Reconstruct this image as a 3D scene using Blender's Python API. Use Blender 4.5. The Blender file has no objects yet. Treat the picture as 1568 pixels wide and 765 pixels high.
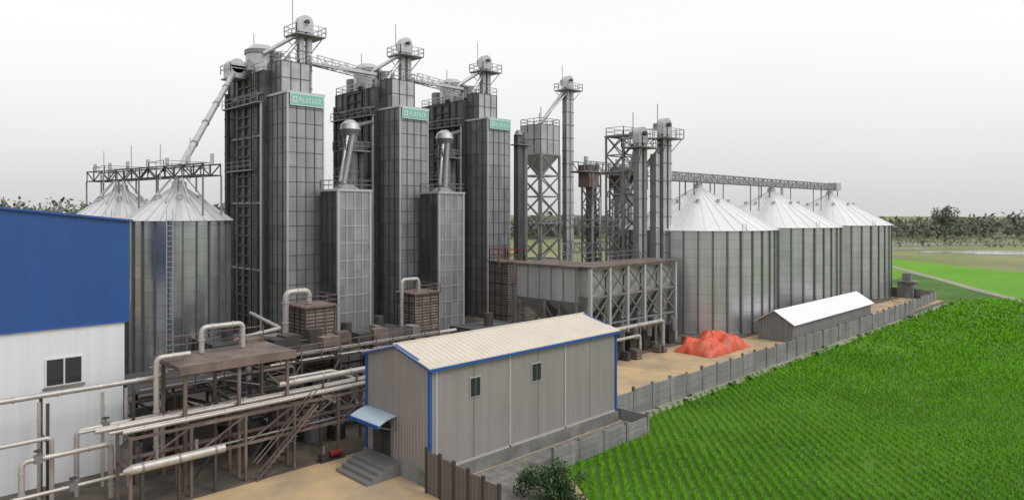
import bpy, math, random
from mathutils import Vector, Quaternion, noise
random.seed(7)
R=random.random
def U(a,b): return a+(b-a)*R()
sc=bpy.context.scene
G=-0.4; F=-0.9
# ---------------------------------------------------------------- materials
MATS={}
def mat(name,col,rough=0.6,metal=0.0,namt=0.25,nscale=0.6,streak=0.0,cell=None,camt=0.3,rib=None,ribd=0.02,polar=None,col2=None,spec=0.5):
    m=bpy.data.materials.new(name); m.use_nodes=True
    nt=m.node_tree; N=nt.nodes; L=nt.links
    b=N['Principled BSDF']; b.inputs['Roughness'].default_value=rough; b.inputs['Metallic'].default_value=metal
    b.inputs['Specular IOR Level'].default_value=spec
    tc=N.new('ShaderNodeTexCoord'); obj=tc.outputs['Object']
    def M(op,a,b_=None,c=None):
        n=N.new('ShaderNodeMath'); n.operation=op
        for i,x in enumerate((a,b_,c)):
            if x is None: continue
            if isinstance(x,(int,float)): n.inputs[i].default_value=x
            else: L.new(x,n.inputs[i])
        return n.outputs[0]
    no=N.new('ShaderNodeTexNoise'); no.inputs['Scale'].default_value=nscale; no.inputs['Detail'].default_value=6; no.inputs['Roughness'].default_value=0.65
    L.new(obj,no.inputs['Vector'])
    fac=M('MULTIPLY_ADD',no.outputs['Fac'],namt*2,1-namt)
    if streak:
        mp=N.new('ShaderNodeMapping'); mp.inputs['Scale'].default_value=(2.2,2.2,0.12); L.new(obj,mp.inputs['Vector'])
        n2=N.new('ShaderNodeTexNoise'); n2.inputs['Scale'].default_value=1.0; n2.inputs['Detail'].default_value=5; L.new(mp.outputs[0],n2.inputs['Vector'])
        fac=M('MULTIPLY',fac,M('MULTIPLY_ADD',n2.outputs['Fac'],streak*2,1-streak))
    if cell or polar:
        sx=N.new('ShaderNodeSeparateXYZ'); L.new(obj,sx.inputs[0])
        cb=N.new('ShaderNodeCombineXYZ')
        if polar:
            an=M('ARCTAN2',sx.outputs[1],sx.outputs[0])
            L.new(M('FLOOR',M('MULTIPLY',an,polar[0]/(2*math.pi))),cb.inputs[0])
            L.new(M('FLOOR',M('DIVIDE',sx.outputs[2],polar[1])),cb.inputs[2])
        else:
            for i in range(3):
                L.new(M('FLOOR',M('DIVIDE',M('ADD',sx.outputs[i],0.037),cell[i])),cb.inputs[i])
        wn=N.new('ShaderNodeTexWhiteNoise'); L.new(cb.outputs[0],wn.inputs['Vector'])
        fac=M('MULTIPLY',fac,M('MULTIPLY_ADD',wn.outputs['Value'],camt*2,1-camt))
    if col2:
        mx=N.new('ShaderNodeMix'); mx.data_type='RGBA'
        n3=N.new('ShaderNodeTexNoise'); n3.inputs['Scale'].default_value=nscale*0.6; n3.inputs['Detail'].default_value=8; L.new(obj,n3.inputs['Vector'])
        mr=N.new('ShaderNodeMapRange'); mr.inputs[1].default_value=0.42; mr.inputs[2].default_value=0.6; L.new(n3.outputs['Fac'],mr.inputs[0])
        L.new(mr.outputs[0],mx.inputs['Factor']); mx.inputs['A'].default_value=(*col,1); mx.inputs['B'].default_value=(*col2,1)
        csrc=mx.outputs['Result']
    else:
        rg=N.new('ShaderNodeRGB'); rg.outputs[0].default_value=(*col,1); csrc=rg.outputs[0]
    vm=N.new('ShaderNodeVectorMath'); vm.operation='SCALE'; L.new(csrc,vm.inputs[0]); L.new(fac,vm.inputs['Scale'])
    L.new(vm.outputs[0],b.inputs['Base Color'])
    if rib:
        s2=N.new('ShaderNodeSeparateXYZ'); L.new(obj,s2.inputs[0])
        if rib[0]=='h': src=s2.outputs[2]
        else: src=M('ADD',s2.outputs[0],s2.outputs[1])
        w=M('SINE',M('MULTIPLY',src,2*math.pi/rib[1]))
        bp=N.new('ShaderNodeBump'); bp.inputs['Strength'].default_value=1.0; bp.inputs['Distance'].default_value=ribd
        L.new(w,bp.inputs['Height']); L.new(bp.outputs[0],b.inputs['Normal'])
    else:
        bp=N.new('ShaderNodeBump'); bp.inputs['Strength'].default_value=0.25; bp.inputs['Distance'].default_value=0.03
        L.new(no.outputs['Fac'],bp.inputs['Height']); L.new(bp.outputs[0],b.inputs['Normal'])
    MATS[name]=m
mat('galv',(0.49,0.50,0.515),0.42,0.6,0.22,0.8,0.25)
mat('silo_wall',(0.50,0.51,0.525),0.33,0.7,0.12,0.5,0.25,polar=(36,1.15),camt=0.06)
mat('silo_wall_small',(0.42,0.445,0.47),0.22,0.85,0.12,0.6,0.3,polar=(24,1.15),camt=0.10)
mat('silo_roof',(0.70,0.71,0.72),0.42,0.4,0.1,0.5,0.05,polar=(36,50),camt=0.05)
mat('silo_roof_small',(0.60,0.61,0.62),0.36,0.55,0.12,0.5,0.05,polar=(24,50),camt=0.12)
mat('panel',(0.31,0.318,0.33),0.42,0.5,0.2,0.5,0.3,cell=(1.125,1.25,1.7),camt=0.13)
mat('panel_side',(0.17,0.175,0.185),0.45,0.5,0.2,0.5,0.35,cell=(1.125,1.25,1.7),camt=0.18)  # darker copy of panel: paints shade on -u faces; plain grey on cyclones
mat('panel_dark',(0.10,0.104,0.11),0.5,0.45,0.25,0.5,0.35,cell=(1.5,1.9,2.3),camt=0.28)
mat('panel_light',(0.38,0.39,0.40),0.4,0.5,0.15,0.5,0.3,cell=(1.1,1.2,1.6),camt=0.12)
mat('tank_plate',(0.36,0.355,0.345),0.55,0.15,0.2,0.6,0.3,cell=(1.4,1.76,5),camt=0.1)
mat('seam',(0.085,0.085,0.09),0.6,0.4,0.2,0.8)
mat('stiffener',(0.15,0.15,0.155),0.5,0.6,0.2,0.8)
mat('frame_light',(0.48,0.48,0.48),0.45,0.4,0.15,0.8)
mat('steel_dark',(0.062,0.056,0.053),0.6,0.3,0.35,0.9,0.2)
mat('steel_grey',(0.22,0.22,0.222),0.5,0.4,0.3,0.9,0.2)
mat('rust',(0.185,0.135,0.118),0.75,0.1,0.35,0.9,0.3,col2=(0.11,0.086,0.078))
mat('brown_panel',(0.15,0.125,0.11),0.65,0.2,0.25,0.7,0.3,cell=(0.9,0.9,1.0),camt=0.2,rib=('h',0.3),ribd=0.03)
mat('pipe',(0.43,0.40,0.375),0.42,0.35,0.25,1.5,0.2)
mat('white_wall',(0.64,0.66,0.69),0.6,0,0.07,0.4,0.12,rib=('v',0.33),ribd=0.003)
mat('blue_clad',(0.016,0.07,0.25),0.5,0.05,0.12,0.4,0.12,rib=('v',0.33),ribd=0.01)
mat('shed_wall',(0.275,0.255,0.247),0.55,0.1,0.12,0.5,0.18,rib=('v',0.28),ribd=0.015)
mat('shed_joint',(0.42,0.40,0.39),0.5,0.1,0.1,0.5)
mat('shed_roof',(0.58,0.52,0.44),0.55,0.05,0.16,0.6,0,rib=None)
mat('blue_trim',(0.02,0.085,0.29),0.45,0,0.12,1)
mat('canopy',(0.42,0.52,0.63),0.4,0.2,0.12,1)
mat('glass',(0.03,0.035,0.04),0.15,0,0.1,1)
mat('concrete',(0.20,0.20,0.193),0.9,0,0.3,0.9,0.25,col2=(0.14,0.137,0.13))
mat('wall_panel',(0.20,0.20,0.196),0.9,0,0.25,0.7,0.35,cell=(2.4,50,50),camt=0.16)
mat('sand',(0.47,0.335,0.185),0.95,0,0.3,0.5,0,col2=(0.34,0.26,0.17))
mat('gravel',(0.21,0.20,0.19),0.95,0,0.45,2.5,0,col2=(0.15,0.14,0.125))
mat('dirt_dark',(0.075,0.064,0.056),0.95,0,0.4,0.8,0,col2=(0.14,0.115,0.09))
mat('fence_metal',(0.15,0.13,0.118),0.7,0.2,0.25,1,0.3,rib=('v',0.3),ribd=0.03)
mat('teal',(0.20,0.47,0.41),0.5,0,0.1,1)
mat('sign_white',(0.55,0.66,0.63),0.5,0,0.05,1)
mat('tarp',(0.68,0.085,0.035),0.5,0,0.3,1.2,0,col2=(0.5,0.11,0.065))
mat('red',(0.22,0.025,0.02),0.5,0,0.2,1)
mat('wall_small',(0.18,0.187,0.187),0.7,0,0.2,0.5,0.25,rib=('v',0.4),ribd=0.02)
mat('roof_white',(0.75,0.75,0.75),0.45,0.1,0.08,0.5)
mat('paddy_base',(0.075,0.165,0.014),0.8,0,0.3,0.15,0,col2=(0.05,0.12,0.012),spec=0.2)
mat('rice',(0.14,0.375,0.012),0.6,0,0.2,0.10,0,col2=(0.17,0.42,0.014),spec=0.12)
mat('field_far',(0.14,0.31,0.03),0.9,0,0.15,0.05,0,col2=(0.11,0.27,0.03),spec=0.1)
mat('grassland',(0.175,0.21,0.085),0.95,0,0.25,0.03,0,col2=(0.24,0.24,0.13),spec=0.1)
mat('path_dirt',(0.27,0.25,0.21),0.95,0,0.25,0.4)
mat('water',(0.5,0.52,0.53),0.12,0,0.05,0.1)
mat('trees_hazy',(0.14,0.155,0.125),0.95,0,0.35,0.06,0,col2=(0.185,0.20,0.165),spec=0.05)  # distance haze painted in: foliage colour paled and greyed
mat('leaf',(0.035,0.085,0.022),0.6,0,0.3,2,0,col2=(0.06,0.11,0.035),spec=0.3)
mat('leaf_shade',(0.02,0.045,0.016),0.6,0,0.3,2,spec=0.2)  # darker copy of leaf, shade painted into the clump undersides
mat('bark',(0.09,0.065,0.045),0.9,0,0.3,3)
# ---------------------------------------------------------------- geometry
class P:
    def __init__(s): s.v=[];s.f=[];s.m=[];s.s=[];s.names=[]
    def mi(s,m):
        if m not in s.names: s.names.append(m)
        return s.names.index(m)
    def add(s,vs,fs,m,sm=False):
        o=len(s.v); s.v.extend([tuple(x) for x in vs]); k=s.mi(m)
        for f in fs: s.f.append(tuple(i+o for i in f)); s.m.append(k); s.s.append(sm)
        return s
    def box(s,x0,x1,y0,y1,z0,z1,m,mshade=None):  # last argument: darker material painting the shade of the -u face
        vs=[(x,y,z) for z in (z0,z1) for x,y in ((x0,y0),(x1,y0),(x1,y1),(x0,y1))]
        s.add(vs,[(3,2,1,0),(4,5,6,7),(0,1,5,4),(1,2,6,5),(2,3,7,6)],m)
        return s.add(vs,[(3,0,4,7)],mshade or m)
    def cbox(s,c,d,m): return s.box(c[0]-d[0]/2,c[0]+d[0]/2,c[1]-d[1]/2,c[1]+d[1]/2,c[2]-d[2]/2,c[2]+d[2]/2,m)
    def cone(s,p,q,r0,r1,m,n=12,sm=True,rot=0,caps=True):
        p=Vector(p);q=Vector(q);d=(q-p).normalized()
        a=Vector((0,0,1)) if abs(d.z)<0.9 else Vector((1,0,0))
        x=d.cross(a).normalized(); y=d.cross(x)
        vs=[];
        for c,r in ((p,r0),(q,r1)):
            for i in range(n):
                t=2*math.pi*i/n+rot; vs.append(c+x*math.cos(t)*r+y*math.sin(t)*r)
        s.add(vs,[(i,(i+1)%n,n+(i+1)%n,n+i) for i in range(n)],m,sm)
        if caps: s.add(vs,[tuple(range(n))[::-1],tuple(range(n,2*n))],m)
        return s
    def cyl(s,p,q,r,m,n=12): return s.cone(p,q,r,r,m,n)
    def beam(s,p,q,w,m): return s.cone(p,q,w*.707,w*.707,m,4,False,math.pi/4)
    def pipe(s,pts,r,m,n=12,bend=None):
        pts=[Vector(p) for p in pts]; bend=bend or r*2.2; path=[pts[0]]
        for i in range(1,len(pts)-1):
            a,b,c=pts[i-1:i+2]; da=(a-b); dc=(c-b); k=min(bend,da.length*.45,dc.length*.45)
            s0=b+da.normalized()*k; s1=b+dc.normalized()*k
            for j in range(6):
                t=j/5; path.append(s0*(1-t)**2+b*2*t*(1-t)+s1*t*t)
        path.append(pts[-1]); rings=[];x=None
        for i,p in enumerate(path):
            d=(path[min(i+1,len(path)-1)]-path[max(i-1,0)]).normalized()
            if x is None:
                a=Vector((0,0,1)) if abs(d.z)<0.9 else Vector((1,0,0)); x=d.cross(a).normalized()
            else: x=(x-d*x.dot(d)).normalized()
            y=d.cross(x); rings.append([p+(x*math.cos(t)+y*math.sin(t))*r for t in [2*math.pi*k/n for k in range(n)]])
        vs=[v for rg in rings for v in rg]; fs=[]
        for i in range(len(rings)-1):
            for k in range(n): fs.append((i*n+k,i*n+(k+1)%n,(i+1)*n+(k+1)%n,(i+1)*n+k))
        s.add(vs,fs,m,True); s.add(vs,[tuple(range(n))[::-1],tuple(range(len(vs)-n,len(vs)))],m)
        for a,b in zip(pts[:-1],pts[1:]):
            L_=(b-a).length
            if L_>1.2:
                k=int(L_/2.2)+1
                for j in range(k):
                    c=a+(b-a)*((j+.5)/k); d=(b-a).normalized()*0.04
                    s.cone(c-d,c+d,r*1.25,r*1.25,m,n)
        return s
    def rail(s,pts,z,m='galv',h=1.05,w=0.05,step=1.5,closed=False):
        pp=list(pts)+([pts[0]] if closed else [])
        for a,b in zip(pp[:-1],pp[1:]):
            a=Vector((a[0],a[1],z));b=Vector((b[0],b[1],z)); k=max(1,int((b-a).length/step))
            for j in range(k+1):
                c=a+(b-a)*j/k; s.beam(c,c+Vector((0,0,h)),w,m)
            for hh in (h,h*.5): s.beam(a+Vector((0,0,hh)),b+Vector((0,0,hh)),w,m)
        return s
    def truss(s,a,b,w,h,m,bay=1.5,t=0.1):
        a=Vector(a);b=Vector(b);d=(b-a);L_=d.length;d.normalize(); sd=Vector((-d.y,d.x,0)).normalized()*w/2; up=Vector((0,0,h)); k=max(2,int(L_/bay))
        for q in (sd,-sd):
            s.beam(a+q,b+q,t,m); s.beam(a+q+up,b+q+up,t,m)
            for j in range(k):
                c0=a+(b-a)*j/k+q;c1=a+(b-a)*(j+1)/k+q
                s.beam(c0,c0+up,t*.7,m)
                if j%2: s.beam(c0,c1+up,t*.7,m)
                else: s.beam(c0+up,c1,t*.7,m)
            s.beam(b+q,b+q+up,t*.7,m)
        for j in range(k+1):
            c=a+(b-a)*j/k; s.beam(c+sd,c-sd,t*.7,m)
        return s
    def lattice(s,x0,x1,y0,y1,z0,z1,m,lv=5,t=0.2,tb=0.1):
        cs=[(x0,y0),(x1,y0),(x1,y1),(x0,y1)]
        for c in cs: s.beam((*c,z0),(*c,z1),t,m)
        for i in range(lv):
            a=z0+(z1-z0)*i/lv;b=z0+(z1-z0)*(i+1)/lv
            for j in range(4):
                p=cs[j];q=cs[(j+1)%4]
                s.beam((*p,a),(*q,b),tb,m); s.beam((*q,a),(*p,b),tb,m); s.beam((*p,b),(*q,b),tb*1.2,m)
        return s
    def hopper(s,x0,x1,y0,y1,zt,zb,o,m):
        cx=(x0+x1)/2;cy=(y0+y1)/2
        vs=[(x0,y0,zt),(x1,y0,zt),(x1,y1,zt),(x0,y1,zt),(cx-o,cy-o,zb),(cx+o,cy-o,zb),(cx+o,cy+o,zb),(cx-o,cy+o,zb)]
        return s.add(vs,[(0,1,5,4),(1,2,6,5),(2,3,7,6),(3,0,4,7),(7,6,5,4),(0,3,2,1)],m)
    def gridv(s,x0,x1,y,z0,z1,nx,nz,m,w=0.09,d=0.07):
        for i in range(nx+1):
            x=x0+(x1-x0)*i/nx; s.box(x-w/2,x+w/2,y-d,y+0.01,z0,z1,m)
        for i in range(nz+1):
            z=z0+(z1-z0)*i/nz; s.box(x0,x1,y-d*.7,y+0.01,z-w*.4,z+w*.4,m)
    def gridu(s,y0,y1,x,z0,z1,ny,nz,m,w=0.09,d=0.07):
        for i in range(ny+1):
            y=y0+(y1-y0)*i/ny; s.box(x-d,x+0.01,y-w/2,y+w/2,z0,z1,m)
        for i in range(nz+1):
            z=z0+(z1-z0)*i/nz; s.box(x-d*.7,x+0.01,y0,y1,z-w*.4,z+w*.4,m)
def mesh(name,p):
    me=bpy.data.meshes.new(name); me.from_pydata(p.v,[],p.f)
    for n in p.names: me.materials.append(MATS[n])
    me.polygons.foreach_set('material_index',p.m); me.polygons.foreach_set('use_smooth',p.s); me.update()
    o=bpy.data.objects.new(name,me); sc.collection.objects.link(o); return o
def build(name,parts,loc=(0,0,0)):
    if isinstance(parts,P): o=mesh(name,parts); o.location=loc; return o
    e=bpy.data.objects.new(name,None); sc.collection.objects.link(e); e.location=loc
    for k,p in parts.items():
        if p.v: o=mesh(k,p); o.parent=e
    return e
def poly(name,pts,z,m,skirt=None,sm=None):
    p=P(); n=len(pts); p.add([(x,y,z) for x,y in pts],[tuple(range(n))],m)
    if skirt is not None:
        vs=[(x,y,z) for x,y in pts]+[(x,y,skirt) for x,y in pts]
        p.add(vs,[(i,n+i,n+(i+1)%n,(i+1)%n) for i in range(n)],sm or m)
    return build(name,p)
def at(D,Rr): return ((D+Rr)*.7071,(D-Rr)*.7071)
# ---------------------------------------------------------------- ground
poly('ground',[(-1500,-1500),(3000,-1500),(3000,3000),(-1500,3000)],-0.97,'grassland')
poly('paddy_field',[(14,0),(29,23.3),(32,28.3),(41.8,28.3),(41.8,31.0),(138.3,31.0),(141,50),(200,51.5),(90,-14),(40,-45)],F,'paddy_base')
yard=[(-80,0),(14,0),(29,23.3),(32,28),(42,28),(42,31.4),(138,31.4),(138,140),(-80,140)]
poly('yard_ground',yard,G,'sand',skirt=-0.99,sm='concrete')
poly('plant_pavement',[(-20,40.5),(14,38.2),(23.5,38.2),(43,38.0),(43,43),(78,42.5),(78,39.5),(136,38),(136,120),(-20,120)],G+0.01,'dirt_dark')
poly('gravel_strip',[(23.6,23.0),(28.6,23.6),(31.6,28.0),(41.7,28.2),(41.7,30.1),(23.6,30.1)],G+0.012,'gravel')
poly('far_rice_field',[(138,53.5),(141,53.5),(220,62),(272,90),(205,10),(150,-14),(100,-12),(152,20)],F-0.02,'field_far')
def strip(name,pts,w,z,m):
    p=P()
    L=[Vector(q) for q in pts]; l=[];r=[]
    for i,q in enumerate(L):
        d=(L[min(i+1,len(L)-1)]-L[max(i-1,0)]).normalized(); nn=Vector((-d.y,d.x))*w/2; l.append(q+nn); r.append(q-nn)
    vs=[(a.x,a.y,z) for a in l]+[(a.x,a.y,z) for a in r]; n=len(L)
    p.add(vs,[(i,n+i,n+i+1,i+1) for i in range(n-1)],m); return build(name,p)
strip('dirt_path',[(80,-20),(115,1.5),(150.6,21.6),(168,32.5),(185,42),(203,53),(220.8,63),(300,118),(380,190)],2.3,F+0.03,'path_dirt')
for i,(D,Rr,a_,b_) in enumerate(((268,208,38,16),(345,200,70,12),(300,165,30,5))):
    pp=[]
    for j in range(40):
        t=2*math.pi*j/40; k=1+0.22*math.sin(3*t+i)+0.12*math.sin(7*t+1)+.06*math.sin(13*t); pp.append(at(D+b_*k*math.sin(t),Rr+a_*k*math.cos(t)))
    poly('pond_water',pp,F+0.02+.01*i,'water')
# ---------------------------------------------------------------- rice
rp=P(); k=rp.mi('rice'); V=rp.v; FF=rp.f
def inside(u,v):
    if v>30.6 or v<-40: return False
    if u<42.1 and v>27.7: return False
    if u<32 and (v-23.3)>(u-29.3)*1.55: return False
    if u<29.6 and v>23.3-(29.2-u)*1.55: return False
    if (u-150.6)*41-(v-19.5)*70>0: return False
    return True
ex,ey=math.cos(math.radians(41)),math.sin(math.radians(41))
s=-12.0
while s<135:
    t_=26.0
    while t_<150:
        ss=s+0.9*math.sin(t_*.035+s*.02)+U(-.05,.05); tt=t_+U(-.07,.07)
        uu=tt*ex+ss*ey; vv=tt*ey-ss*ex
        D=(uu+vv)*.7071; Rr=(uu-vv)*.7071
        if 33<D<125 and Rr<0.9*D and inside(uu,vv):
            far=max(0,(D-55)/60)
            if R()>far*.5+.03:
                pn=noise.noise(Vector((uu*.12,vv*.12,0)))
                h=U(.26,.36)*(1+far*.3)*(1+.25*pn); nb=7 if D<50 else (5 if D<75 else 4)
                for b in range(nb):
                    t=U(0,6.283); sp=U(.04,.15)*(1+far*.8); w=U(.02,.038)*(1+far*2.2)
                    cx,cy=math.cos(t),math.sin(t)
                    o=len(V)
                    V.append((uu-cy*w,vv+cx*w,F)); V.append((uu+cy*w,vv-cx*w,F))
                    V.append((uu+cx*sp+cy*w*.7,vv+cy*sp-cx*w*.7,F+h*.7)); V.append((uu+cx*sp*2,vv+cy*sp*2,F+h*U(.85,1.1)))
                    V.append((uu+cx*sp-cy*w*.7,vv+cy*sp+cx*w*.7,F+h*.7))
                    FF.append((o,o+1,o+2,o+3,o+4)); rp.m.append(k); rp.s.append(False)
        t_+=0.34+max(0,(t_-60))*.003
    s+=0.62
build('rice_plants',rp)
# ---------------------------------------------------------------- silos
def silo(u,v,r,eave,apex,ns,name,wm,rm):
    w=P(); n=ns*4
    w.cone((0,0,G),(0,0,eave),r,r,wm,n)
    for z in [G+0.05,eave-0.12]: w.cone((0,0,z),(0,0,z+.15),r+.07,r+.07,'galv',n)
    zz=1.15
    while zz<eave: w.cone((0,0,zz),(0,0,zz+.03),r+.02,r+.02,'steel_grey',n,caps=False); zz+=1.15
    for i in range(ns):
        t=2*math.pi*i/ns; c,s_=math.cos(t),math.sin(t)
        d=0.15;hw=0.10 if r>8 else .06
        vs=[]
        for z in (G,eave):
            for rr,q in ((r-.02,-hw),(r+d,-hw),(r+d,hw),(r-.02,hw)): vs.append((c*rr-s_*q,s_*rr+c*q,z))
        w.add(vs,[(0,1,5,4),(1,2,6,5),(2,3,7,6),(4,5,6,7)],'stiffener')
    rf=P(); ov=r+.35; ze=eave-.05
    rf.cone((0,0,ze),(0,0,apex),ov,0.6,rm,n,sm=False); rf.cone((0,0,apex-.05),(0,0,apex+.5),0.65,0.65,'galv',16); rf.cone((0,0,apex+.5),(0,0,apex+.75),0.7,0.1,'galv',16)
    for i in range(ns):
        t=2*math.pi*(i+.5)/ns; c,s_=math.cos(t),math.sin(t)
        rf.beam((c*ov,s_*ov,ze+.04),(c*.6,s_*.6,apex+.02),0.05,rm if r>8 else 'galv')
    for i in range(0,ns,4):
        t=2*math.pi*(i+.5)/ns+.08; c,s_=math.cos(t),math.sin(t); q=.35; rr=.6+(ov-.6)*q; z=apex+(ze-apex)*q
        rf.cone((c*rr,s_*rr,z-.1),(c*rr,s_*rr,z+.35),.22,.22,'galv',10); rf.cone((c*rr,s_*rr,z+.35),(c*rr,s_*rr,z+.48),.34,.05,'galv',10)
    ld=P(); t=math.radians(-118); c,s_=math.cos(t),math.sin(t)
    for q in (-.25,.25): ld.beam((c*(r+.3)-s_*q,s_*(r+.3)+c*q,G),(c*(r+.3)-s_*q,s_*(r+.3)+c*q,eave+.9),.06,'galv')
    z=G+.3
    while z<eave: ld.beam((c*(r+.3)-s_*.25,s_*(r+.3)+c*.25,z),(c*(r+.3)+s_*.25,s_*(r+.3)-c*.25,z),.05,'galv'); z+=.45
    build(name,{'wall':w,'roof':rf,'ladder':ld},(u,v,0))
for i,uu in enumerate((87.2,110.8,136.2)): silo(uu,50,10.4,12.7,18.4,36,'grain_silo','silo_wall','silo_roof')
silo(23.3,67.3,4.35,14.3,17.3,24,'grain_silo','silo_wall_small','silo_roof_small')
silo(21.6,79.0,4.35,14.3,17.3,24,'grain_silo','silo_wall_small','silo_roof_small')
c=P(); c.truss((77,50,19.3),(138.5,50,19.3),1.4,1.1,'steel_grey',1.6,.12); c.box(77,138.5,49.6,50.4,19.5,20.1,'galv')
c.box(137.6,140,49.2,50.8,19.2,20.7,'galv')
for uu in (87.2,110.8,136.2):
    for du in (-2.2,2.2):
        for dv in (-.7,.7): c.beam((uu+du,50+dv,17.0),(uu+du,50+dv,19.3),.14,'steel_grey')
    c.cyl((uu,50,18.5),(uu,50,19.6),.25,'galv')
    for s_ in (-1,1):
        if uu>130 and s_>0: continue
        for k2 in (-.7,.7): c.beam((uu+s_*6,50+k2,15.2),(uu+s_*6,50+k2,19.3),.12,'steel_grey')
build('conveyor_gallery',c)
c=P(); a=(20.6,84.5,18.3);b=(24.2,61.8,18.3); c.truss(a,b,1.6,1.0,'steel_dark',1.6,.12)
av,bv=Vector(a),Vector(b)
for t in (0,.15,.32,.5,.66,.82,1):
    q=av+(bv-av)*t
    c.cyl(q+Vector((0,0,1)),q+Vector((0,0,1.9)),.16,'galv')
    for s_ in (-.8,.8): c.beam(q+Vector((s_,0,0)),q+Vector((s_,0,-1.4 if t in(.15,.82,.32,.66) else -3.6)),.13,'steel_grey')
for cx,cy in ((23.3,67.3),(21.6,79)):
    for k2 in range(8):
        t=k2*math.pi/4; c.beam((cx+math.cos(t)*.6,cy+math.sin(t)*.6,18.3),(cx+math.cos(t)*2.6,cy+math.sin(t)*2.6,15.9),.1,'galv')
    c.beam((cx+1,cy,18),(cx+1,cy,22),.08,'galv'); c.beam((cx-1.3,cy+1,18),(cx-1.3,cy+1,21.3),.08,'galv')
    c.rail([(cx-2,cy-2),(cx+2,cy-2),(cx+2,cy+2),(cx-2,cy+2)],18.6,'steel_grey',closed=True)
build('conveyor_gallery',c)
# ---------------------------------------------------------------- elevators
def elevator(u,v,h,w=0.75,base=G,name='bucket_elevator'):
    e=P()
    for s_ in (-.55,.55):
        e.box(u+s_-w*.42,u+s_+w*.42,v-w*.5,v+w*.5,base,h-2.2,'galv','steel_grey')  # steel_grey on the -u sides paints the legs' shaded side
        z=base+1
        while z<h-2.4: e.box(u+s_-w*.5,u+s_+w*.5,v-w*.58,v+w*.58,z,z+.12,'steel_grey'); z+=2.3
    z=base+4
    while z<h-2.4: e.box(u-.95,u+.95,v-.1,v+.1,z,z+.15,'steel_grey'); z+=4.6
    e.box(u-1.0,u+1.0,v-.5,v+.5,h-2.2,h-1.0,'galv')
    vs=[];n=10
    for yy in (v-.5,v+.5):
        for i in range(n+1):
            t=math.pi*i/n; vs.append((u+math.cos(t)*1.0,yy,h-1.0+math.sin(t)*.9))
    fs=[(i,i+1,n+1+i+1,n+1+i) for i in range(n)]+[tuple(range(n+1))[::-1],tuple(range(n+1,2*n+2))]
    e.add(vs,fs,'galv'); e.cyl((u,v-.9,h-1),(u,v+1.2,h-1),.3,'steel_dark'); e.box(u-.5,u+.5,v+.6,v+1.4,h-1.5,h-.7,'steel_grey')
    z=h-2.7
    e.box(u-1.9,u+2.1,v-1.6,v+1.6,z-.15,z,'steel_grey'); e.rail([(u-1.9,v-1.6),(u+2.1,v-1.6),(u+2.1,v+1.6),(u-1.9,v+1.6)],z,'galv',closed=True,w=.08,h=1.15,step=1)
    for s1 in (-1,1):
        for s2 in (-1,1): e.beam((u+s1*.9,v+s2*.4,z-1.8),(u+s1*1.8,v+s2*1.5,z-.1),.1,'steel_grey')
    e.beam((u-1.6,v,h-1.5),(u-1.6,v,h+1.6),.07,'steel_grey')
    for s_ in (-.2,.2): e.beam((u+s_,v-.75,base),(u+s_,v-.75,h-2.7),.05,'steel_grey')
    build(name,e)
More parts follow.
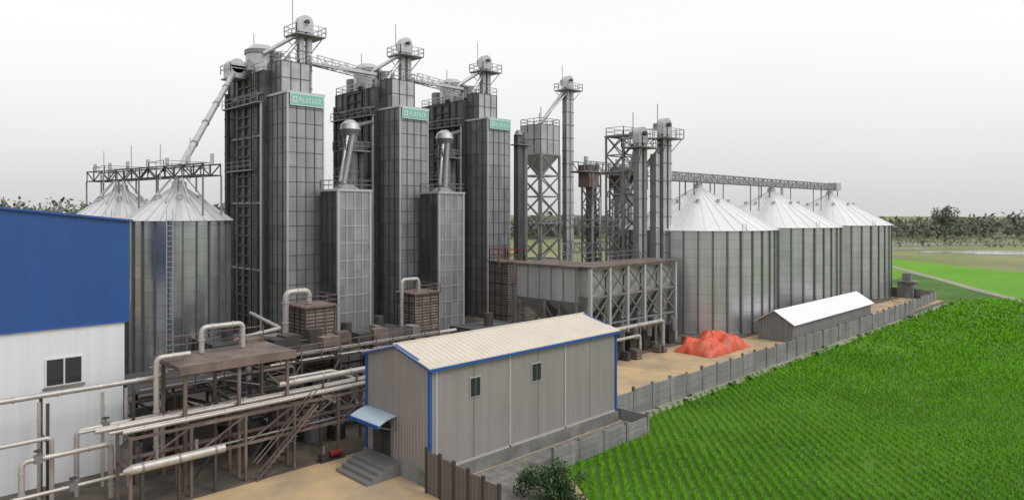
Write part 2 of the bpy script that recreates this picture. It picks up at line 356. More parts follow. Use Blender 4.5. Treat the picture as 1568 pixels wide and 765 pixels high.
def dryer(u0,first=False):
    body=P(); v0=73.0
    body.box(u0,u0+4.5,v0,v0+4.9,G,28.6,'panel','panel_side')  # -u face coloured darker as the side turned from the sun
    body.gridv(u0,u0+4.5,v0,0,28.6,4,17,'seam',w=.07); body.gridu(v0,v0+4.9,u0,0,28.6,4,17,'seam',w=.08)
    for x,y in ((u0,v0),(u0+4.5,v0)): body.box(x-.09,x+.09,v0-.09,v0+.09,G,28.8,'frame_light')
    body.box(u0-.15,u0+4.65,v0-.15,v0+5,28.6,28.85,'frame_light')
    rear=P(); a=v0+4.9+.003; bq=v0+15
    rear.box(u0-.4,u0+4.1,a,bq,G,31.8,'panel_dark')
    rear.gridu(a,bq,u0-.4,0,31.8,6,13,'seam',w=.14,d=.15)
    for z in (8,16,24,29): rear.box(u0-.62,u0-.4,a,bq,z,z+.25,'steel_grey')
    rear.gridu(a+3.2,bq-3.2,u0-.55,0,31.5,2,26,'steel_dark',w=.25,d=.12)
    rear.pipe([(u0-.75,v0+5.1,G),(u0-.75,v0+5.1,28.0)],.13,'frame_light')
    rear.pipe([(u0-.9,bq-.6,G),(u0-.9,bq-.6,30)],.3,'steel_dark')
    rear.rail([(u0-.4,a),(u0-.4,bq),(u0+4.1,bq)],31.8,'galv',w=.08)
    rear.box(u0-1.3,u0-.4,a,bq,27.9,28.05,'steel_grey'); rear.rail([(u0-1.3,a),(u0-1.3,bq)],28.05,'steel_grey',w=.07)
    rear.box(u0-1.2,u0-.4,a+2,bq-1,20.0,20.15,'steel_grey'); rear.rail([(u0-1.2,a+2),(u0-1.2,bq-1)],20.15,'steel_grey',w=.06)
    for q in (-.25,.25): rear.beam((u0-.75,a+2.2+q,G),(u0-.75,a+2.2+q,31.8),.06,'steel_grey')
    for i in range(60): rear.beam((u0-.75,a+1.95,.2+i*.52),(u0-.75,a+2.45,.2+i*.52),.05,'steel_grey')
    top=P()
    top.box(u0+.4,u0+4.1,v0+2.4,v0+4.9,28.85,32.7,'panel_light','panel_side'); top.gridv(u0+.4,u0+4.1,v0+2.4,28.85,32.7,3,2,'seam'); top.gridu(v0+2.4,v0+4.9,u0+.4,28.85,32.7,2,2,'seam')  # shaded -u side painted with the darker panel
    top.rail([(u0+.4,v0+2.4),(u0+4.1,v0+2.4),(u0+4.1,v0+5),(u0+.4,v0+5)],32.7,'steel_grey',w=.06,closed=True)
    cx,cy=u0+1.6,v0+10
    top.cone((cx,cy,31.8),(cx,cy,34.6),1.9,1.9,'galv',24); top.cone((cx,cy,34.6),(cx,cy,35.1),2.05,2.05,'steel_grey',24); top.cone((cx,cy,35.1),(cx,cy,35.8),1.95,1.1,'galv',24)
    top.cyl((cx+.3,cy-.8,35.3),(cx+2.4,cy-3,33.4),.5,'galv'); top.cyl((cx-1.4,cy,34),(cx-2.2,cy-1.6,32),.4,'steel_grey')
    top.cbox((cx+1.2,cy-3,33.6),(1.5,1.6,1.8),'panel_light'); top.cyl((cx-.4,cy+3,31.8),(cx-.4,cy+3,34),1.0,'steel_grey')
    hx,hy=u0-1.2,v0+11
    if first:
        top.cbox((hx-.2,hy,32.2),(1.8,2.2,1.4),'galv'); top.cyl((hx-.2,hy-1.1,32.9),(hx-.2,hy+1.1,32.9),.9,'galv')
        top.rail([(hx-1.3,hy-1.5),(hx+1,hy-1.5),(hx+1,hy+1.5),(hx-1.3,hy+1.5)],32.0,'galv',closed=True,w=.07)
        top.box(hx-1.3,hx+1,hy-1.5,hy+1.5,31.3,31.45,'steel_grey')
    top.beam((cx-1,cy,35),(cx-1,cy,37.2),.07,'steel_grey')
    top.cyl((u0+5.2,v0+6.5,37.0),(u0+1.8,v0+5.4,33.2),.25,'galv'); top.cyl((u0+5.0,v0+6.3,37.4),(u0+.8,v0+7.8,34.4),.25,'galv')
    for k2 in range(9): top.cbox((u0+U(0,3.6),v0+5.5+U(0,4),32.0+U(0,.8)),(U(.4,1),U(.4,1),U(.6,1.8)),'steel_grey')
    sg=P(); sg.box(u0+.2,u0+4.45,v0-.28,v0-.16,27.2,28.6,'sign_white')
    sg.box(u0+.3,u0+4.35,v0-.29,v0-.281,27.3,28.5,'teal')
    x=u0+.5; sg.box(x,x+.55,v0-.3,v0-.291,27.55,28.25,'sign_white'); sg.box(x+.15,x+.4,v0-.31,v0-.301,27.7,28.1,'teal'); x+=.8
    for i in range(7):
        w=.24
        sg.box(x,x+.09,v0-.3,v0-.291,27.6,28.15+.1*(i%3==0),'sign_white')
        if i%3!=1: sg.box(x+.09,x+w,v0-.3,v0-.291,28.04,28.15,'sign_white')
        if i%2: sg.box(x+.09,x+w,v0-.3,v0-.291,27.6,27.7,'sign_white')
        else: sg.box(x+w-.08,x+w,v0-.3,v0-.291,27.6,28.04,'sign_white')
        x+=.4
    build('grain_dryer_tower',{'dryer_column':body,'rear_column':rear,'top_equipment':top,'sign_board':sg})
for i in range(3):
    u0=37.0+15.5*i; dryer(u0,i==0); elevator(u0+5.6,79.6,39.8)
s=P(); s.cyl((35.4,83.6,32.2),(23.6,67.6,19.3),.32,'galv'); s.beam((35.4,83.6,31.6),(23.6,67.6,18.8),.1,'steel_grey')
for t in (.2,.4,.6,.8):
    q=Vector((35.4,83.6,32.2)).lerp(Vector((23.6,67.6,19.3)),t); s.cone(q,q+Vector((-.1,-.14,-.11)),.38,.38,'steel_grey')
build('grain_spout',s)
for x in (43,58.5):
    s=P(); s.truss((x,78,33.4),(x+9.5,80,33.2),1.2,1.1,'galv',1.2,.1); s.box(x,x+9.5,78.3,79,33.45,33.8,'galv'); build('catwalk_bridge',s)
def cooler(u0,u1,v0,v1,h):
    p=P(); p.box(u0,u1,v0,v1,G,h,'panel','panel_dark'); p.gridv(u0,u1,v0,G,h,4,9,'frame_light',w=.11,d=.1); p.gridu(v0,v1,u0,G,h,3,9,'seam',w=.12,d=.1)  # panel_dark paints shade onto the left (-u) face
    p.box(u0-.2,u1+.2,v0-.2,v1+.2,h,h+.25,'frame_light'); p.hopper(u0+.8,u1-.8,v0+.8,v1-.8,h+.25,h+.9,.5,'steel_grey')
    p.rail([(u0-.1,v0-.1),(u1+.1,v0-.1),(u1+.1,v1+.1),(u0-.1,v1+.1)],h+.25,'steel_grey',closed=True,w=.06)
    for x in (u0,u1): p.box(x-.13,x+.13,v0-.13,v0+.13,G,h+.1,'frame_light')
    build('cooling_column',p)
cooler(40.8,45.0,68.5,72.2,17.4); cooler(55.3,59.4,68.5,72.2,17.4)
for uu in (47.0,62.3):
    p=P(); p.cyl((uu-.3,75.5,G),(uu-.3,75.5,24.6),.95,'panel_side',16); p.cyl((uu+1.4,75.9,G),(uu+1.4,75.9,24),.55,'panel_dark',12)
    for z in range(2,24,3): p.cyl((uu-.3,75.5,z),(uu-.3,75.5,z+.15),1.02,'steel_grey',16)
    p.cone((uu-.3,75.5,24.6),(uu-.3,75.5,25.4),1.0,1.3,'steel_grey',18); p.cone((uu-.3,75.5,25.4),(uu-.3,75.5,26.1),1.3,1.15,'galv',18); p.cone((uu-.3,75.5,26.1),(uu-.3,75.5,26.6),1.15,.5,'galv',18)
    p.cyl((uu,75.2,25.3),(uu-4.2,70.6,18.2),.32,'steel_grey'); p.cyl((uu-1,75,24.5),(uu-3.6,72.5,18.5),.2,'galv'); p.cyl((uu,76,25.8),(uu+4.5,78,27),.28,'steel_grey')
    p.box(uu-1.9,uu+1.7,74,77,22.6,22.75,'steel_grey'); p.rail([(uu-1.9,77),(uu-1.9,74),(uu+1.7,74),(uu+1.7,77)],22.75,'steel_grey',w=.07)
    build('dust_cyclone',p)
p=P(); p.box(79,80,77.6,78.6,G,27.5,'panel_dark'); p.cyl((81,78,G),(81,78,28),.45,'steel_grey'); p.cone((79.5,78,27.5),(79.5,78,28.3),.8,.4,'steel_grey'); p.rail([(78.4,77),(82,77),(82,79)],26,'steel_grey',w=.07); p.box(78.4,82,77,79,25.85,26,'steel_grey')
build('exhaust_duct',p)
elevator(94,79.8,39.5,w=1.0)
p=P(); x0,x1,y0,y1=86.6,91.4,79.6,84.4
p.box(x0,x1,y0,y1,25,30.2,'panel_light','panel'); p.gridv(x0,x1,y0,25,30.2,3,2,'seam'); p.gridu(y0,y1,x0,25,30.2,3,2,'seam'); p.hopper(x0,x1,y0,y1,25,21.5,.4,'tank_plate')  # -u face one tone darker, painted shade
p.lattice(x0,x1,y0,y1,G,25,'steel_grey',7,.34,.19); p.rail([(x0,y0),(x1,y0),(x1,y1),(x0,y1)],30.2,'steel_grey',closed=True,w=.09)
p.cyl((93.2,79.8,36.8),(89,82,30.5),.35,'galv'); p.cyl((93.2,79.3,36.3),(87,80.4,30.2),.15,'galv'); p.cyl((89,82,21.5),(89,82,8),.3,'galv')
for q in ((86.6,79.6),(91.4,84.4)): p.beam((*q,30),(*q,33),.1,'steel_grey')
p.box(x0-.5,x1+.5,y0-.5,y1+.5,13,13.2,'steel_grey')
build('hopper_bin_tower',p)
p=P()
for (x,y) in ((77.2,61),(84.2,61.3),(88.2,62.5)):
    p.lattice(x,x+1.9,y,y+1.9,G,20.8,'steel_grey',9,.2,.1); p.box(x+.4,x+1.5,y+.4,y+1.5,G,20.5,'rust' if x<80 else 'galv')
    z=1
    while z<20: p.box(x+.3,x+1.6,y+.3,y+1.6,z,z+.12,'steel_grey'); z+=1.5
p.truss((75,61.8,20.8),(93,62.6,20.8),2.2,1.4,'steel_grey',1.5,.13); p.box(75,93,61.2,63.4,20.65,20.8,'rust')
for x in (76.5,84,89): p.box(x,x+2.2,61,63,18.6,21.8,'rust'); p.cyl((x+.5,62,21.8),(x+.5,62,23.0),.3,'galv')
p.truss((72,61,9.5),(95,62,9.5),2.0,1.2,'galv',1.8,.12); p.truss((72,60.4,13),(95,62,13),2.0,1.0,'steel_grey',1.8,.12)
for i in range(8): p.cyl((77+i*1.6,60.8,U(2,6)),(77+i*1.6,60.8,U(12,19)),.18,'galv')
build('steel_support_frame',p)
elevator(77.0,49.0,27.3,w=.95)
elevator(73.6,50.4,26.0,w=.85)
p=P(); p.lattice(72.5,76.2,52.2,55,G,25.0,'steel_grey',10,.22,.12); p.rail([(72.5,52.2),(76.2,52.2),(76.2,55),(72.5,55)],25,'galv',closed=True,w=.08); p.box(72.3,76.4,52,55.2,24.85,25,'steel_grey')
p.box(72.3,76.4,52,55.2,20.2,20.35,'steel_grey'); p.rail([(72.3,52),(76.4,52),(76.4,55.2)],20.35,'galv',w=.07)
p.box(74.9,75.8,48.9,49.8,G,22.5,'galv','steel_grey'); p.box(75.9,76.3,49.4,50.4,G,19.5,'steel_grey')  # shaft's -u side painted darker as shade
for z in range(1,22,2): p.box(74.8,75.9,48.8,49.9,z,z+.12,'steel_grey')
p.cyl((76.6,49.4,24.4),(78.5,50,20.2),.3,'galv'); p.cyl((76.6,48.8,24),(73.5,52,18),.25,'galv'); p.cyl((73.5,51,23.5),(74,54,15),.25,'galv')
build('elevator_support_tower',p)
# ---------------------------------------------------------------- hopper tanks
p=P(); x0,x1,y0,y1=56.2,61.8,46.6,55.4
p.box(x0,x1,y0,y1,5.4,9.1,'tank_plate'); p.gridu(y0,y1,x0,5.4,9.1,5,1,'steel_grey',w=.1); p.box(x0-.35,x1+.35,y0-.35,y1+.35,9.1,9.28,'rust')
p.hopper(x0,x1,y0,51,5.4,2.6,.35,'tank_plate'); p.hopper(x0,x1,51,y1,5.4,2.6,.35,'tank_plate')
for y in (y0,51,y1):
    for x in (x0,x1): p.beam((x,y,G),(x,y,5.5),.3,'steel_grey')
for a,b in ((y0,51),(51,y1)):
    p.beam((x0,a,G),(x0,b,4.8),.14,'rust'); p.beam((x0,b,G),(x0,a,4.8),.14,'rust'); p.beam((x0,a,2.2),(x0,b,2.2),.16,'rust')
build('hopper_tank',p)
p=P(); y0,y1=45.0,49.2; xs=[56.6+3.3*i for i in range(6)]
for i in range(5):
    a,b=xs[i],xs[i+1]
    p.box(a+.15,b-.15,y0+.5,y1-.5,5.8,9.1,'tank_plate'); p.hopper(a+.15,b-.15,y0+.5,y1-.5,5.8,3.4,.3,'tank_plate'); p.cyl(((a+b)/2,47,3.4),((a+b)/2,47,1.2),.3,'galv')
    for y in (y0,y1):
        for za,zb in ((G,3),(3,6),(6,9)):
            p.beam((a,y,za),(b,y,zb),.14,'steel_grey'); p.beam((b,y,za),(a,y,zb),.14,'steel_grey'); p.beam((a,y,zb),(b,y,zb),.2,'steel_grey')
for x in xs:
    for y in (y0,y1): p.beam((x,y,G),(x,y,9.1),.34,'frame_light' if y==y0 else 'steel_grey')
    for za in (3,6,9): p.beam((x,y0,za),(x,y1,za),.16,'steel_grey')
p.box(xs[0]-.3,xs[-1]+.3,y0-.35,y1+.3,9.15,9.3,'rust'); p.rail([(xs[0],y1),(xs[-1],y1)],9.3,'steel_grey',w=.06)
p.box(xs[0],xs[-1],46.4,47.6,.2,1.2,'steel_dark')
for i in range(6): p.cbox((57.5+i*2.6,44.4,.7),(1.3,1.2,2.2),'steel_dark'); p.cyl((57.5+i*2.6,43.6,1.2),(57.5+i*2.6,43.6,2.6),.35,'steel_grey')
build('hopper_bin_row',p)
p=P(); p.pipe([(52.5,42.5,G),(52.5,42.5,2.9),(66.5,42.5,2.9),(66.5,42.5,G)],.22,'pipe'); p.pipe([(54,41.8,G),(54,41.8,2.0),(61,41.8,2.0),(61,41.8,.2)],.16,'pipe')
for x in (56,59,62,65): p.beam((x,42.5,G),(x,42.5,2.9),.16,'steel_grey')
build('steam_pipe',p)
p=P()
for i in range(14):
    x,y=U(53,72),U(41.4,43.6); p.cbox((x,y,G+.4),(U(.4,1.2),U(.4,1),U(.5,1.4)),random.choice(('steel_dark','steel_grey','brown_panel')))
build('pump_skid',p)
def brown(u0,u1,v0,v1,z0,z1,lad=False):
    p=P(); p.box(u0,u1,v0,v1,z0,z1,'brown_panel'); p.gridv(u0,u1,v0,z0,z1,3,6,'rust',w=.1,d=.08); p.gridu(v0,v1,u0,z0,z1,3,6,'steel_dark',w=.1,d=.08)
    p.box(u0-.25,u1+.25,v0-.25,v1+.25,z1,z1+.15,'rust')
    for x in (u0,u1):
        for y in (v0,v1): p.beam((x,y,G),(x,y,z0+.1),.2,'steel_dark')
    p.beam((u0,v0,G),(u1,v0,z0),.1,'steel_dark'); p.beam((u1,v0,G),(u0,v0,z0),.1,'steel_dark'); p.hopper(u0,u1,v0,v1,z0-.003,max(G,z0-1.5),.3,'steel_dark')
    p.rail([(u0-.1,v0-.1),(u1+.1,v0-.1),(u1+.1,v1+.1)],z1+.15,'rust',w=.05,h=.8)
    if lad: p.rail([(u0,v0),(u1,v0),(u1,v1),(u0,v1)],z1+.15,'red',closed=True,w=.08,h=1.5); p.rail([(u0-1.5,v0),(u0,v0)],z1-.5,'rust',w=.09,h=1.2)
    return p
p=brown(28.2,30.9,52.4,55.4,1.4,7.0); p.pipe([(27.2,54,3.2),(27.2,54,8.3),(29.3,54,8.3),(29.3,54,7.2)],.26,'pipe'); p.pipe([(24.5,54,4.3),(26.4,54,4.3),(26.4,54,3.0)],.2,'pipe'); build('dust_filter_unit',p)
p=brown(44.0,47.2,58.5,61.6,0.3,6.3); p.pipe([(43.4,60,0),(43.4,60,7.8),(45.6,60,7.8),(45.6,60,6.4)],.2,'pipe'); build('dust_filter_unit',p)
p=brown(63.2,66.2,64,67.5,0,8.4,True); build('dust_filter_unit',p)
# ---------------------------------------------------------------- left pipe rack
def grid_rack(k,u0,u1,v0,v1,zt,n,m='rust',t=.16):
    for i in range(n+1):
        x=u0+(u1-u0)*i/n
        for y in (v0,v1): k.beam((x,y,G),(x,y,zt),t,m)
        for z in (zt*.5,zt-.1): k.beam((x,v0,z),(x,v1,z),t*.8,m)
    for y in (v0,v1):
        for z in (zt*.5,zt-.1): k.beam((u0,y,z),(u1,y,z),t*.9,m)
k=P(); grid_rack(k,14.0,20.0,39.5,43.0,6.4,2,'rust',.18)
k.box(13.6,20.4,39.2,43.4,6.4,6.55,'rust'); k.box(13.6,20.4,39.12,39.2,6.1,6.6,'rust')
k.rail([(13.8,43.2),(20.2,43.2)],6.55,'rust',w=.06)
k.beam((14,39.5,G),(17,39.5,3.2),.1,'steel_dark'); k.beam((17,39.5,G),(20,39.5,3.2),.1,'steel_dark')
for i in range(7): k.box(13.8+i*.95,13.86+i*.95,39.25,43.3,6.2,6.39,'rust')
build('steel_work_platform',k)
k=P(); grid_rack(k,11.0,29.0,38.6,40.8,3.5,6,'rust',.15)
for i in range(6): k.beam((11+3*i,38.6,1.7),(14+3*i,38.6,3.4),.08,'rust')
for y,z,r in ((38.8,3.75,.12),(39.3,3.72,.08),(39.8,3.8,.13),(40.4,3.75,.09)): k.pipe([(11-(y-38.5),y,z),(29.5,y,z)],r,'pipe')
k.pipe([(11,39.0,1.9),(29,39.0,1.9)],.07,'steel_grey'); k.pipe([(12,40.3,1.85),(29,40.3,1.85)],.1,'rust')
k.pipe([(19.5,39.6,4.5),(29.5,39.6,4.5)],.19,'pipe')
for x in (20,22.5,25,27.5): k.beam((x,39.6,3.5),(x,39.6,4.4),.1,'rust')
build('pipe_rack',k)
k=P()
k.pipe([(-4,44,5.15),(13.9,44,5.15),(14.4,43.6,5.5)],.15,'pipe')
k.pipe([(9.6,43,G),(9.6,43,3.15),(19,43,3.15)],.13,'pipe')
k.pipe([(-2,42.2,3.3),(8.3,42.2,3.3),(8.3,42.2,G)],.12,'pipe')
k.pipe([(6.9,41.6,.3),(6.9,41.6,2.5),(10.9,41.6,2.5),(10.9,41.6,G)],.14,'pipe')
k.pipe([(5.5,41,.9),(11.6,41,.9),(11.6,41,.2)],.1,'pipe')
k.pipe([(13.0,41,1.0),(13.0,41,6.9),(14.8,41,6.9)],.15,'pipe')
k.pipe([(13.5,41.5,1.0),(13.5,41.5,3.2),(24,41.5,3.2)],.13,'pipe')
k.pipe([(15.9,42.2,6.6),(15.9,42.2,8.1),(18.4,42.2,8.1),(18.4,42.2,6.6)],.16,'pipe')
k.pipe([(17,45,4.6),(17,45,5.6),(20,45,5.6),(20,45,3.5)],.15,'pipe')
k.pipe([(18.5,43.5,6.9),(22.5,45.5,6.9),(24.2,54,6.9)],.13,'pipe')
k.pipe([(25.2,39,3.4),(25.2,39,1.4),(26.6,39,1.4),(26.6,39,3.4)],.1,'pipe')
for x in (8,11,12.2): k.pipe([(x,43.6,G),(x,43.6,4.9)],.09,'pipe')
for x in (4,8.2,12.3):
    k.beam((x,42.6,G),(x,42.6,5.0),.14,'steel_dark'); k.beam((x,44.2,G),(x,44.2,5.0),.14,'steel_dark'); k.beam((x,42.6,3),(x,44.2,3),.12,'steel_dark')
for x,y,z in ((7.6,41.6,2.5),(9,41,.9),(11,43,3.15),(16,41.5,3.2),(5,42.2,3.3)):
    k.cyl((x,y,z),(x,y,z+.4),.05,'steel_grey'); k.cyl((x,y,z+.4),(x,y,z+.45),.2,'steel_dark',10); k.cbox((x,y,z),(.35,.38,.38),'steel_grey')
build('process_pipework',k)
k=P(); k.cyl((11.0,38.4,1.9),(15.7,38.4,1.9),.25,'pipe',16); k.cone((10.6,38.4,1.9),(11.0,38.4,1.9),.08,.25,'pipe',16)
for x in (11.5,13.3,15.2): k.beam((x,38.4,G),(x,38.4,1.8),.15,'steel_dark'); k.cone((x-.05,38.4,1.9),(x+.05,38.4,1.9),.29,.29,'steel_grey',16)
for x in (12.2,14.2): k.cyl((x,38.4,1.8),(x,38.4,2.7),.1,'steel_grey')
build('steam_header_pipe',k)
k=P()
for i in range(44):
    x=U(11.5,30);y=U(41.2,50); h=U(.8,3.2); t=random.choice((0,1,2))
    if x<14 and y<43: continue
    if x<13.3 and y>44.5: continue
    if t==0: k.cbox((x,y,G+h/2),(U(.8,1.8),U(.8,1.8),h),random.choice(('steel_dark','steel_dark','brown_panel','steel_grey')))
    elif t==1: k.cyl((x,y,G),(x,y,G+h),U(.4,.9),random.choice(('steel_dark','steel_dark','steel_grey')),16); k.cone((x,y,G+h),(x,y,G+h+.4),.6,.15,'steel_dark',16)
    else: k.cyl((x-.8,y,G+.9),(x+.9,y,G+.9),.6,'steel_dark',16); k.beam((x,y,G),(x,y,G+.5),.5,'steel_dark')
for i in range(34):
    x=U(12.5,30);y=U(42,52);z=U(1.2,5)
    k.pipe([(x,y,z),(x+U(1.5,5),y,z),(x+5,y,z-U(.8,1.2))],U(.05,.13),random.choice(('pipe','rust','steel_grey','steel_dark')),8)
build('boiler_house_machinery',k)
k=P(); grid_rack(k,20.5,36,44.5,51,4.6,5,'steel_dark',.16); grid_rack(k,12.8,20,44.7,52,3.8,3,'steel_dark',.16)
for i in range(5): k.beam((20.5+3.1*i,44.5,G),(23.6+3.1*i,44.5,4.4),.1,'rust')
k.box(20.5,36,46,51,4.62,4.7,'steel_dark'); k.box(12.8,20,46,52,3.82,3.9,'steel_dark')
k.rail([(20.5,44.5),(36,44.5)],4.6,'rust',w=.06); k.rail([(12.8,44.5),(20,44.5)],3.8,'rust',w=.06)
k.pipe([(20,44.8,5.0),(38,44.8,5.0)],.14,'pipe'); k.pipe([(22,46,4.2),(38,46,4.2)],.16,'pipe')
for i in range(14): x,y=U(21,35),U(46.5,50.5); k.cbox((x,y,5.2),(U(.5,1.4),U(.5,1.4),U(.6,1.1)),random.choice(('steel_dark','rust','steel_grey')))
for i in range(14): k.box(17.5+i*.27,17.8+i*.27,38.1,38.5,G+.1+i*.24,G+.15+i*.24,'rust')
for y in (38.1,38.5): k.beam((17.4,y,G),(21.3,y,3.2),.1,'rust'); k.beam((17.4,y,G+1),(21.3,y,4.2),.05,'rust')
build('equipment_frame',k)
k=P()
for x,y,w,d,h in ((32,54,5,5,3.4),(38,58,5,4,3),(23,58,4,5,3.8),(46,50,6,5,3.2)):
    k.box(x,x+w,y,y+d,G,h,'panel_dark'); k.gridv(x,x+w,y,G,h,4,2,'steel_dark'); k.gridu(y,y+d,x,G,h,4,2,'steel_dark'); k.cyl((x+w/2,y+d/2,h),(x+w/2,y+d/2,h+1.3),.5,'steel_dark',16)
build('rice_husk_furnace',k)
k=P(); k.cyl((22.2,38.3,-.08),(23.0,38.3,-.08),.2,'red',16); k.cbox((21.8,38.3,-.15),(.5,.45,.4),'steel_dark'); k.cbox((22.3,38.3,-.35),(1.7,.6,.08),'steel_dark'); k.cyl((21.8,38.3,.0),(21.8,38.3,.5),.09,'steel_grey'); build('water_pump',k)
# ---------------------------------------------------------------- blue factory building
w=P(); wl=P(); rf=P(); wi=P()
ux0,ux1,vy0,vy1=-45,12.75,45.9,62.5
def ztop(u): return 14.5+(12.75-u)*0.115 if u>-16 else 14.5+28.75*.115+(u+16)*.115
mid=-16
wl.box(ux0,ux1,vy0,vy1,G,8.45,'white_wall')
pts=[(ux0,8.45),(ux1,8.45),(ux1,ztop(ux1)),(mid,ztop(mid)),(ux0,ztop(ux0))]
y0=vy0-.12; vs=[(x,y0,z) for x,z in pts]+[(x,vy1,z) for x,z in pts]; n=5
w.add([( (x+.25 if x==ux1 else x),y,z) for x,y,z in vs],[(0,1,2,3,4),(9,8,7,6,5)]+[((i+1)%n,i,n+i,n+(i+1)%n) for i in range(n)],'blue_clad')
rf.add([(ux1+.5,y0-.15,ztop(ux1)+.02),(mid,y0-.15,ztop(mid)+.07),(mid,vy1,ztop(mid)+.07),(ux1+.5,vy1,ztop(ux1)+.02)],[(0,1,2,3)],'roof_white')
rf.add([(ux0-.4,y0-.15,ztop(ux0)+.03),(mid,y0-.15,ztop(mid)+.07),(mid,vy1,ztop(mid)+.07),(ux0-.4,vy1,ztop(ux0)+.03)],[(3,2,1,0)],'roof_white')
rf.beam((ux1+.4,y0-.1,ztop(ux1)),(mid,y0-.1,ztop(mid)+.04),.12,'blue_trim')
w.box(ux0,ux1+.2,y0-.03,y0,8.40,8.52,'blue_trim')
for base in (8.7,1.0,-7,-15):
    wi.box(base,base+1.85,vy0-.06,vy0+.01,5.15,6.75,'white_wall'); wi.box(base+.08,base+.88,vy0-.09,vy0-.061,5.23,6.67,'glass'); wi.box(base+.97,base+1.77,vy0-.09,vy0-.061,5.23,6.67,'glass'); wi.box(base-.1,base+1.95,vy0-.16,vy0-.001,5.02,5.12,'concrete')
build('factory_building',{'lower_wall':wl,'blue_cladding':w,'roof':rf,'windows':wi})
# ---------------------------------------------------------------- shed
a0,a1,b0,b1=23.9,41.2,30.4,36.7; zb=.37; ze=6.3; zr=7.12; bm=(b0+b1)/2
w=P(); pts=[(b0,zb),(b1,zb),(b1,ze),(bm,zr),(b0,ze)]
vs=[(a0,y,z) for y,z in pts]+[(a1,y,z) for y,z in pts]
w.add(vs,[(4,3,2,1,0),(5,6,7,8,9)]+[(i,(i+1)%5,5+(i+1)%5,5+i) for i in range(5)],'shed_wall')
tr=P()
for x,y in ((a0,b0),(a0,b1),(a1,b0)): tr.box(x-.09,x+.09,y-.09,y+.09,zb,ze-.02,'blue_trim')
for x in (a0-.12,a1+.12):
    tr.beam((x,b0-.25,ze-.08),(x,bm,zr+.02),.2,'blue_trim'); tr.beam((x,b1+.25,ze-.08),(x,bm,zr+.02),.2,'blue_trim')
tr.box(a0-.2,a1+.2,b0-.3,b0-.16,ze-.2,ze-.02,'blue_trim')
for x in (24.35,30.2,35.5): tr.box(x-.07,x+.07,b0-.05,b0+.01,zb,ze-.1,'shed_joint')
tr.box(a0+.1,a1-.1,b0-.05,b0+.01,zb,zb+.12,'shed_joint')
for x in (32.8,38.2,27.2): tr.box(x-.02,x+.02,b0-.02,b0+.01,zb,ze-.1,'steel_grey')
rf=P(); s1=(zr-ze)/(bm-b0)
for sgn,yb in ((1,b0-.28),(-1,b1+.28)):
    zz=ze-.28*s1
    vs=[(a0-.22,yb,zz+.03),(a1+.22,yb,zz+.03),(a1+.22,bm,zr+.03),(a0-.22,bm,zr+.03)]
    vs+= [(x,y,z+.07) for x,y,z in vs]
    rf.add(vs,[(3,2,1,0),(4,5,6,7),(0,1,5,4),(1,2,6,5),(2,3,7,6),(3,0,4,7)],'shed_roof')
    x=a0
    while x<a1+.2: rf.beam((x,yb,zz+.1),(x,bm,zr+.1),.035,'shed_roof'); x+=.42
rf.beam((a0-.25,bm,zr+.11),(a1+.25,bm,zr+.11),.12,'shed_roof')
wi=P()
for x0,x1 in ((26.9,27.65),(32.2,33.0)):
    wi.box(x0-.06,x1+.06,b0-.06,b0+.01,4.06,5.26,'shed_joint'); wi.box(x0,x1,b0-.08,b0-.061,4.12,5.2,'glass'); wi.box((x0+x1)/2-.02,(x0+x1)/2+.02,b0-.1,b0-.081,4.12,5.2,'steel_grey')
dr=P(); dr.box(a0-.06,a0+.01,34.0,36.0,zb,2.6,'steel_grey'); dr.box(a0-.08,a0-.061,34.12,35.0,zb+.05,2.5,'glass'); dr.box(a0-.1,a0-.061,35.04,35.88,zb+.05,2.5,'steel_dark')
cn=P()
n=6
for i in range(n):
    t0,t1=i/n,(i+1)/n
    f=lambda t:(a0-.02-t*1.35, 3.0-.42*t*t)
    (xa,za),(xb,zb2)=f(t0),f(t1)
    cn.add([(xa,33.5,za),(xa,36.6,za),(xb,36.6,zb2),(xb,33.5,zb2),(xa,33.5,za-.06),(xa,36.6,za-.06),(xb,36.6,zb2-.06),(xb,33.5,zb2-.06)],[(0,1,2,3),(7,6,5,4),(0,3,7,4),(1,5,6,2),(3,2,6,7)],'canopy')
cn.box(a0-1.42,a0-1.36,33.4,36.7,2.46,2.68,'blue_trim')
for y in (33.6,36.5): cn.beam((a0-1.3,y,2.55),(a0,y,2.1),.05,'steel_grey')
pl=P(); pl.box(a0-.15,a1+.15,b0-.15,b1+.15,G-.3,zb-.003,'concrete')
for i in range(4): pl.box(a0-1.3-.38*i,a0-.153 if i<1 else a0-1.303-.38*(i-1),33.0,36.3,G-.1,zb-.02-.19*i,'steel_grey')
build('metal_shed',{'walls':w,'trim':tr,'roof':rf,'windows':wi,'door':dr,'canopy':cn,'plinth_and_steps':pl})
